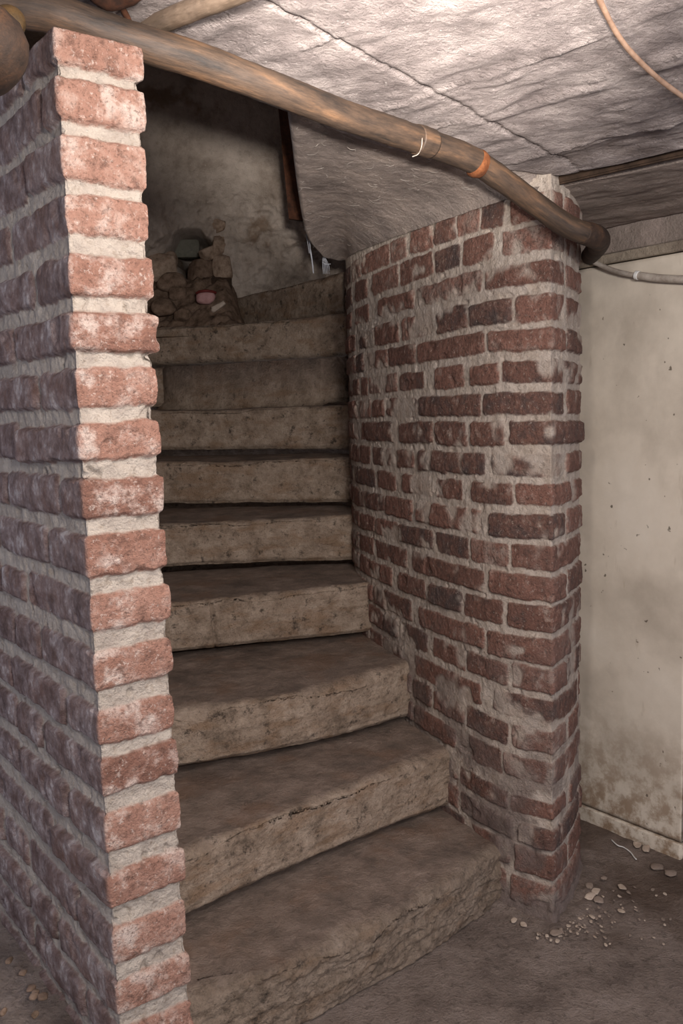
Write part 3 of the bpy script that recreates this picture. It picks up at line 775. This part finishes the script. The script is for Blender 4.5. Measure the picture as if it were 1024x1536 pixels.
tube('bend', [yz(-150, 40, .95), yz(-80, 44, .95), yz(-36, 52, .95), yz(-14, 68, .955), yz(-26, 92, .98), yz(-66, 112, 1.0), yz(-130, 130, 1.02)], [.036, .036, .037, .037, .036, .035, .035], M['oldrust'], root, seg=32, step=.004, rough=.0012, seed=156)
tube('brass_collar', [yz(2, 40, 1.05), yz(14, 34, 1.06), yz(24, 40, 1.07)], [.016, .019, .014], M['ochre'], root, seg=24, step=.003, rough=.0008, seed=157)
o = tube('ceiling_cable', [at_ceil(700,-700)+np.array([0,0,-.012]), at_ceil(800,-280)+np.array([0,0,-.010]), at_ceil(880,-60)+np.array([0,0,-.010]), at_ceil(912,12)+np.array([0,0,-.012]), at_ceil(935,48)+np.array([0,0,-.014]), at_ceil(962,80)+np.array([0,0,-.013]), at_ceil(992,111)+np.array([0,0,-.010]), at_ceil(1024,138)+np.array([0,0,-.007]), at_ceil(1060,166)+np.array([0,0,-.006])], .0036, M['cable'], seg=14, step=.006, rough=.0002, seed=158)
tag(o, 'thin brown cable running along the whitewashed ceiling at the upper right', 'cable')
root = bpy.data.objects.new('conduit', None); COL.objects.link(root)
tag(root, 'pale conduit sagging across the top of the cream panel below the pipe elbow', 'cable')
def wp(px, py, d=.02):
    p = wall_pt(px, py); v = p-np.array([0, 0, CH]); dd = np.dot(v[:2], wn); return np.array([0, 0, CH])+v*(1+d/dd) if dd != 0 else p
tube('cable', [wp(872, 386, .03), wp(890, 393, .03), wp(915, 404, .025), wp(940, 411, .022), wp(960, 414, .02)], .0062, M['conduit'], root, seg=14, step=.005, rough=.0003, seed=159)
tube('sleeve', [wp(955, 413, .022), wp(985, 417, .02), wp(1024, 419, .02), wp(1080, 419, .02)], .0092, M['conduit'], root, seg=16, step=.005, rough=.0004, seed=160)
tube('end_ring', [wp(953, 412.6, .022), wp(958, 413.4, .022)], .0104, M['white'], root, seg=18, step=.002)
o = tube('rusty_bracket', [at_ceil(132,-24)+np.array([0,0,-.003]), at_ceil(160,-17)+np.array([0,0,-.006]), at_ceil(185,-17)+np.array([0,0,-.005]), at_ceil(212,-26)+np.array([0,0,-.002])], [.010, .015, .014, .009], M['rustdark'], seg=20, step=.004, rough=.004, seed=161, fine=50.)
tag(o, 'crumbling orange rusty bracket on the ceiling above the left pier', 'bracket')
o = tube('bent_nail', [at_ceil(180,8)+np.array([0,0,.002]), at_ceil(190,16)+np.array([0,0,-.008]), at_ceil(197,27)+np.array([0,0,-.012])], [.005, .0045, .003], M['rustdark'], seg=10, step=.003, rough=.0006)
tag(o, 'dark bent nail sticking out of the ceiling just over the long pipe', 'nail')

# dark rusty bar behind the soffit
YB = 2.72
a, b = at_y(416, 150, YB), at_y(433, 328, YB); c = at_y(462, 330, YB)
nseg = 90; zs = np.linspace(c[2], 2.63, nseg)
xl = b[0]+(a[0]-b[0])*(zs-b[2])/(a[2]-b[2]); wdt = (c[0]-b[0])*1.15
ring = np.array([(0, 0), (.5, -.0), (1, 0), (1, 1), (.5, 1), (0, 1)])
P = np.zeros((6, nseg, 3))
for i, (p, q_) in enumerate(ring):
    P[i, :, 0] = xl+wdt*p; P[i, :, 1] = YB+.016*q_; P[i, :, 2] = zs
P[..., 0] += .002*fbm(P, 30., 3, 171); P[:, 0, 2] += np.array([.006, .0, -.004, -.004, 0, .006])
o = grid('iron_bar', P, M['rustdark'], wrap_u=True, caps=True); o.data.polygons.foreach_set('use_smooth', np.zeros(len(o.data.polygons), bool))
tag(o, 'dark rusty flat iron bar hanging down behind the plaster soffit', 'bar')

# lint and fibres clinging to the plaster
def lint(name, base_pts, nrms, n, label, seed, lmin=.008, lmax=.035):
    r = np.random.default_rng(seed); VV = []; FF = []
    for i in range(n):
        j = r.integers(len(base_pts)); p = base_pts[j]; nn = nrms if nrms.ndim == 1 else nrms[j]
        a = r.normal(size=3); a -= nn*np.dot(a, nn); a /= np.linalg.norm(a); b = np.cross(nn, a)
        L = r.uniform(lmin, lmax)*r.random()**.5; c = r.uniform(-.5, .5); rad = r.uniform(.0002, .00045)
        t = np.linspace(-.5, .5, 7)
        C = p+a*(t*L)[:, None]+b*(c*L*t*t*2)[:, None]+nn*(.0025+.002*np.cos(t*3))[:, None]
        k0 = len(VV)*0+sum(len(v) for v in VV)
        ring = [nn*rad, b*rad, -nn*rad, -b*rad]
        V = np.concatenate([C[:, None]+np.array(ring)[None]]).reshape(-1, 3); VV.append(V)
        for q in range(6):
            for e in range(4):
                FF.append((k0+q*4+e, k0+q*4+(e+1) % 4, k0+q*4+4+(e+1) % 4, k0+q*4+4+e))
    o = link(name, raw_mesh(name, np.concatenate(VV), FF), M['lint'])
    return tag(o, label, 'lint', kind='stuff')
sp = soffP[:Tn, 4:-4].reshape(-1, 3)
lint('lint', sp, np.array([-.1, -.25, -.96]), 150, 'pale lint and fibres stuck to the plaster soffit beside the brick wall', 7)
bp = backw_P[:, 60:290].reshape(-1, 3); bp = bp[(bp[:, 0] > -.85) & (bp[:, 0] < .0)]
lint('wall_lint', bp, np.array([0, -1., 0]), 150, 'fine pale fibres clinging to the rough back wall above the stair', 8, .01, .05)
# cobwebs
def web_line(px, y, r, nm, label):
    o = tube(nm, [at_y(x, yy_, y) for x, yy_ in px], r, M['web'], seg=8, step=.003, rough=.0006, seed=181); return o
web = bpy.data.objects.new('cobweb', None); COL.objects.link(web)
tag(web, 'dusty white cobweb strands hanging from the tip of the soffit over the top step', 'cobweb')
o = web_line([(463,352),(465,372),(468,392),(470,410)], 2.60, .0016, 'strand', ''); o.parent = web
o = web_line([(459,350),(462,368),(464,380)], 2.61, .0010, 'strand', ''); o.parent = web
for i in range(5):
    x = 484+i*2.2; o = web_line([(484+i*.8, 386), (x, 398), (x+1, 411)], 2.66, .0007, 'strand', ''); o.parent = web
o = web_line([(483,393),(488,396),(496,396)], 2.66, .0007, 'strand', ''); o.parent = web

# ------------------------------------------------------------------ rubble round the hole
YR = 3.80
def wall_y(x, z):
    return float(backw_P[int(np.clip((x+1.25)/1.7*(nx-1), 0, nx-1)), int(np.clip((z-1.0)/1.75*(nz_-1), 0, nz_-1)), 1])
def stone(px, py, w_, h_, dpt, mat, seed, label, y=YR, nm='rubble_stone', rz=0., rough=.22, emb=False):
    p = at_y(px, py, y); p = at_y(px, py, wall_y(p[0], p[2])+.25*dpt) if emb else p; k = p[1]/1320.
    o = rock(nm, p, (w_*k/2, dpt, h_*k/2), M[mat], seed, (0, rz, 0), 4, rough)
    return tag(o, label, 'stone', 'rubble stones round the hole in the stairwell wall')
stone(302, 410, 44, 42, .05, 'rubbledark', 1, 'large brown pointed stone at the bottom of the hole in the stairwell wall', 3.92)
stone(328, 340, 20, 22, .025, 'rubble', 2, 'small pale stone above and right of the hole, set in the plaster', 3.84, rz=.3, emb=True)
stone(327, 371, 22, 36, .03, 'rubble', 3, 'tall pale stone at the right side of the hole', 3.82, rz=.35, emb=True)
stone(334, 405, 30, 44, .04, 'rubble', 4, 'upright grey stone below the right side of the hole', 3.82, emb=True)
stone(290, 348, 36, 22, .05, 'chipgrey', 5, 'rounded grey stone forming the top edge of the hole', 3.84, emb=True)
stone(237, 405, 56, 52, .06, 'rubble', 6, 'big rounded stone left of the hole next to the brick pier', 3.80, emb=True)
stone(252, 392, 28, 34, .04, 'rubble', 7, 'slanting stone at the left edge of the hole', 3.84, rz=-.4, emb=True)
stone(312, 380, 28, 22, .03, 'rubble', 8, 'brown stone wedged inside the middle of the hole', 3.90)
stone(258, 424, 44, 30, .05, 'rubbledark', 9, 'dark flat stone lying below and left of the hole', 3.78)
stone(268, 442, 28, 24, .04, 'rubbledark', 10, 'dark stone beside the pink fragment', 3.74)
stone(272, 472, 28, 20, .035, 'rubbledark', 11, 'small blackish stone lying on the ninth step at the left', 3.60)
stone(245, 462, 40, 26, .05, 'rubbledark', 12, 'brown stone against the brick pier on the ninth step', 3.62)
o = box('stone_block', at_y(280, 374, 4.08), (.115, .06, .075), M['block'], rot=.1, bev=.004, rough=.003, seed=3); tag(o, 'pale grey square block deep inside the hole', 'block')
o = box('board_scrap', at_y(333, 444, 3.80), (.085, .05, .15), M['board'], rot=.15, bev=.004, rough=.004, seed=4); tag(o, 'dark square board scrap standing left of the topmost step', 'board')
root = bpy.data.objects.new('pink_fragment', None); COL.objects.link(root); pf = at_y(309, 447, 3.62); root.location = pf
tag(root, 'pink glazed fragment with a dark red rim lying among the rubble', 'fragment')
o = rock('body', (0, 0, 0), (.040, .03, .026), M['pink'], 21, sub=4, rough=.08, parent=root)
tube('rim', [(-.036, -.008, .019), (-.018, -.026, .023), (.006, -.030, .024), (.028, -.020, .022), (.040, -.004, .019)], .0055, M['darkred'], root, seg=10, step=.003)
o = rock('stone_shard', at_y(327, 460, 3.60), (.032, .02, .015), M['chip'], 23, (0, -.5, 0), 4, .3); tag(o, 'small pale wedge-shaped shard just right of the pink fragment', 'shard')
# dirt bed the rubble lies in
xs = np.linspace(-1.1, -.30, 120); ys = np.linspace(3.42, 4.0, 70); X, Y = np.meshgrid(xs, ys, indexing='ij')
e9 = front[9]; fy = np.interp(X, e9[:, 0], e9[:, 1])
P = np.stack([X, Y, 1.455+.24*ss(.06, .42, Y-fy)*ss(-.36, -.46, X)], -1)
P[..., 2] += (.045*fbm(P, 11., 5, 191, .6)+.012*fbm(P, 45., 3, 192))*ss(.02, .1, Y-fy)-.03*ss(.08, .02, Y-fy)
o = grid('dirt_bed', P, M['rubbledark'], flip=False); tag(o, 'dark crumbly dirt and mortar rubble bed at the top left of the stair', 'dirt', kind='stuff')

# ------------------------------------------------------------------ chips on the floor
def chip(px, py, w_, h_, mat, seed, label=None, group=None, lift=.5, nm='plaster_chip', z=.006):
    p = at_z(px, py, z); k = p[1]/1320.
    hx = w_*k/2; hy = max(hx*.55, h_*k*1.1)
    o = rock(nm, p+np.array([0, 0, .3*hx]), (hx, hy, hx*.24), M[mat], seed, (0, 0, random.uniform(-.6, .6)), 3, .38)
    return tag(o, label, 'chip', group)
chip(955, 1268, 12, 9, 'chip', 31, 'left one of two round pale chips against the foot of the cream panel', z=.014)
chip(968, 1274, 13, 10, 'chip', 32, 'right one of two round pale chips against the foot of the cream panel', z=.014)
chip(932, 1332, 11, 8, 'chip', 33, 'single oblong pale chip lying alone on the dirt floor right of the brick wall')
chip(885, 1346, 16, 10, 'chip', 34, 'pale flat flake at the foot of the brick wall, left of a matching grey flake')
chip(897, 1351, 16, 10, 'chipgrey', 35, 'grey flat flake overlapping a pale one at the foot of the brick wall')
chip(884, 1330, 12, 9, 'chipgrey', 36, 'grey crumb of mortar against the brick wall above the two flat flakes')
chip(893, 1338, 13, 9, 'chip', 37, 'light crumb lodged between the brick wall and the two flat flakes')
chip(932, 1368, 11, 5, 'chip', 38, 'thin pointed pale sliver on the dirt floor below the lone oblong chip')
chip(771, 1381, 9, 7, 'chip', 39, 'small bright chip left of the foot of the curved brick wall')
chip(785, 1388, 10, 6, 'chip', 40, 'flat pale chip just right of the small bright chip by the brick foot')
chip(833, 1402, 18, 8, 'chipgrey', 41, 'grey flake of mortar in front of the lowest corner of the brick wall')
chip(836, 1412, 7, 5, 'chip', 42, 'little pale chip in front of the grey mortar flake')
chip(820, 1404, 6, 4, 'chip', 43, 'tiny pale chip left of the grey mortar flake')
chip(888, 1376, 8, 6, 'chip', 44, 'small pale chip midway below the two flat flakes')
chip(905, 1318, 10, 5, 'chipgrey', 45, 'grey flake in the dark corner between brick wall and panel', z=.012)
chip(1006, 1312, 20, 9, 'chipgrey', 46, 'broad grey flake on the floor below the end of the cream panel', z=.01)
chip(985, 1302, 22, 10, 'chipgrey', 47, 'grey slab of mortar on the floor edge before the panel', z=.01)
for i in range(110):
    if i < 70: x, y = random.gauss(865, 30), random.gauss(1385, 16)
    else: x, y = random.uniform(880, 1020), random.uniform(1310, 1420)
    if y < 1345 and x < 882: continue
    if x < 850 and y < 1392-(850-x)*.1: y = 1396+random.random()*14
    s_ = random.uniform(1.6, 4.2)
    chip(x, y, s_*1.3, s_, 'chip' if random.random() < .45 else 'chipgrey', 300+i, 'tiny crumb of plaster scattered on the dirt floor around the foot of the brick wall', 'plaster crumbs by the brick wall', z=.004)
for i in range(8):
    x, y = random.uniform(2, 70), random.uniform(1425, 1525)
    if y < 1400+1.3*x: y = 1405+1.3*x+random.uniform(0, 30)
    if y > 1536: continue
    p = at_z(x, y, float(zq.mean())+.02); 
    o = rock('mortar_crumb', p, (.010*random.uniform(.4, 1), .008, .004), M['rubbledark'], 500+i, sub=3); tag(o, 'crumb of mortar on the dark dirt bank left of the brick pier', 'chip', 'mortar crumbs on the dirt bank')
wr = [(917,1260),(926,1268),(935,1271),(945,1278),(951,1286),(954,1289)]
o = tube('wire_scrap', [at_z(x, y, .016) for x, y in wr], .0016, M['white'], seg=8, step=.003)
tag(o, 'thin white scrap of wire lying curved on the floor before the cream panel', 'wire')

# ------------------------------------------------------------------ light
def point(name, loc, energy, col, r):
    l = bpy.data.lights.new(name, 'POINT'); l.energy = energy; l.color = col; l.shadow_soft_size = r
    o = bpy.data.objects.new(name, l); COL.objects.link(o); o.location = loc; return o
point('cellar_lamp', (.05, .72, 1.475), 11.5, (1, .94, .88), .04)
point('fill_front', (.42, .45, 1.44), 24.0, (1, .97, .95), .10)  # added fill light under the ceiling, no actual fitting there
point('fill_rear', (.30, -.3, 1.36), 60.0, (1, .97, .95), .10)  # added fill behind the camera to brighten the stair, not a real lamp
sl = bpy.data.lights.new('bounce_flash', 'SPOT'); sl.energy = 360; sl.color = (1, .95, .9); sl.spot_size = math.radians(36); sl.spot_blend = 1.0; sl.shadow_soft_size = .03
so = bpy.data.objects.new('bounce_flash', sl); COL.objects.link(so); so.location = (.05, .02, 1.22)
so.rotation_euler = (Vector((.09, 1.06, 1.64))-so.location).to_track_quat('-Z', 'Y').to_euler()
W = bpy.data.worlds.new('World'); SC.world = W; W.use_nodes = True
bg = W.node_tree.nodes['Background']; bg.inputs[0].default_value = (.74, .80, 1.0, 1); bg.inputs[1].default_value = .62

vs = SC.view_settings; vs.view_transform = 'Standard'; vs.look = 'None'; vs.exposure = 0.18; vs.gamma = 1.0; vs.use_curve_mapping = False
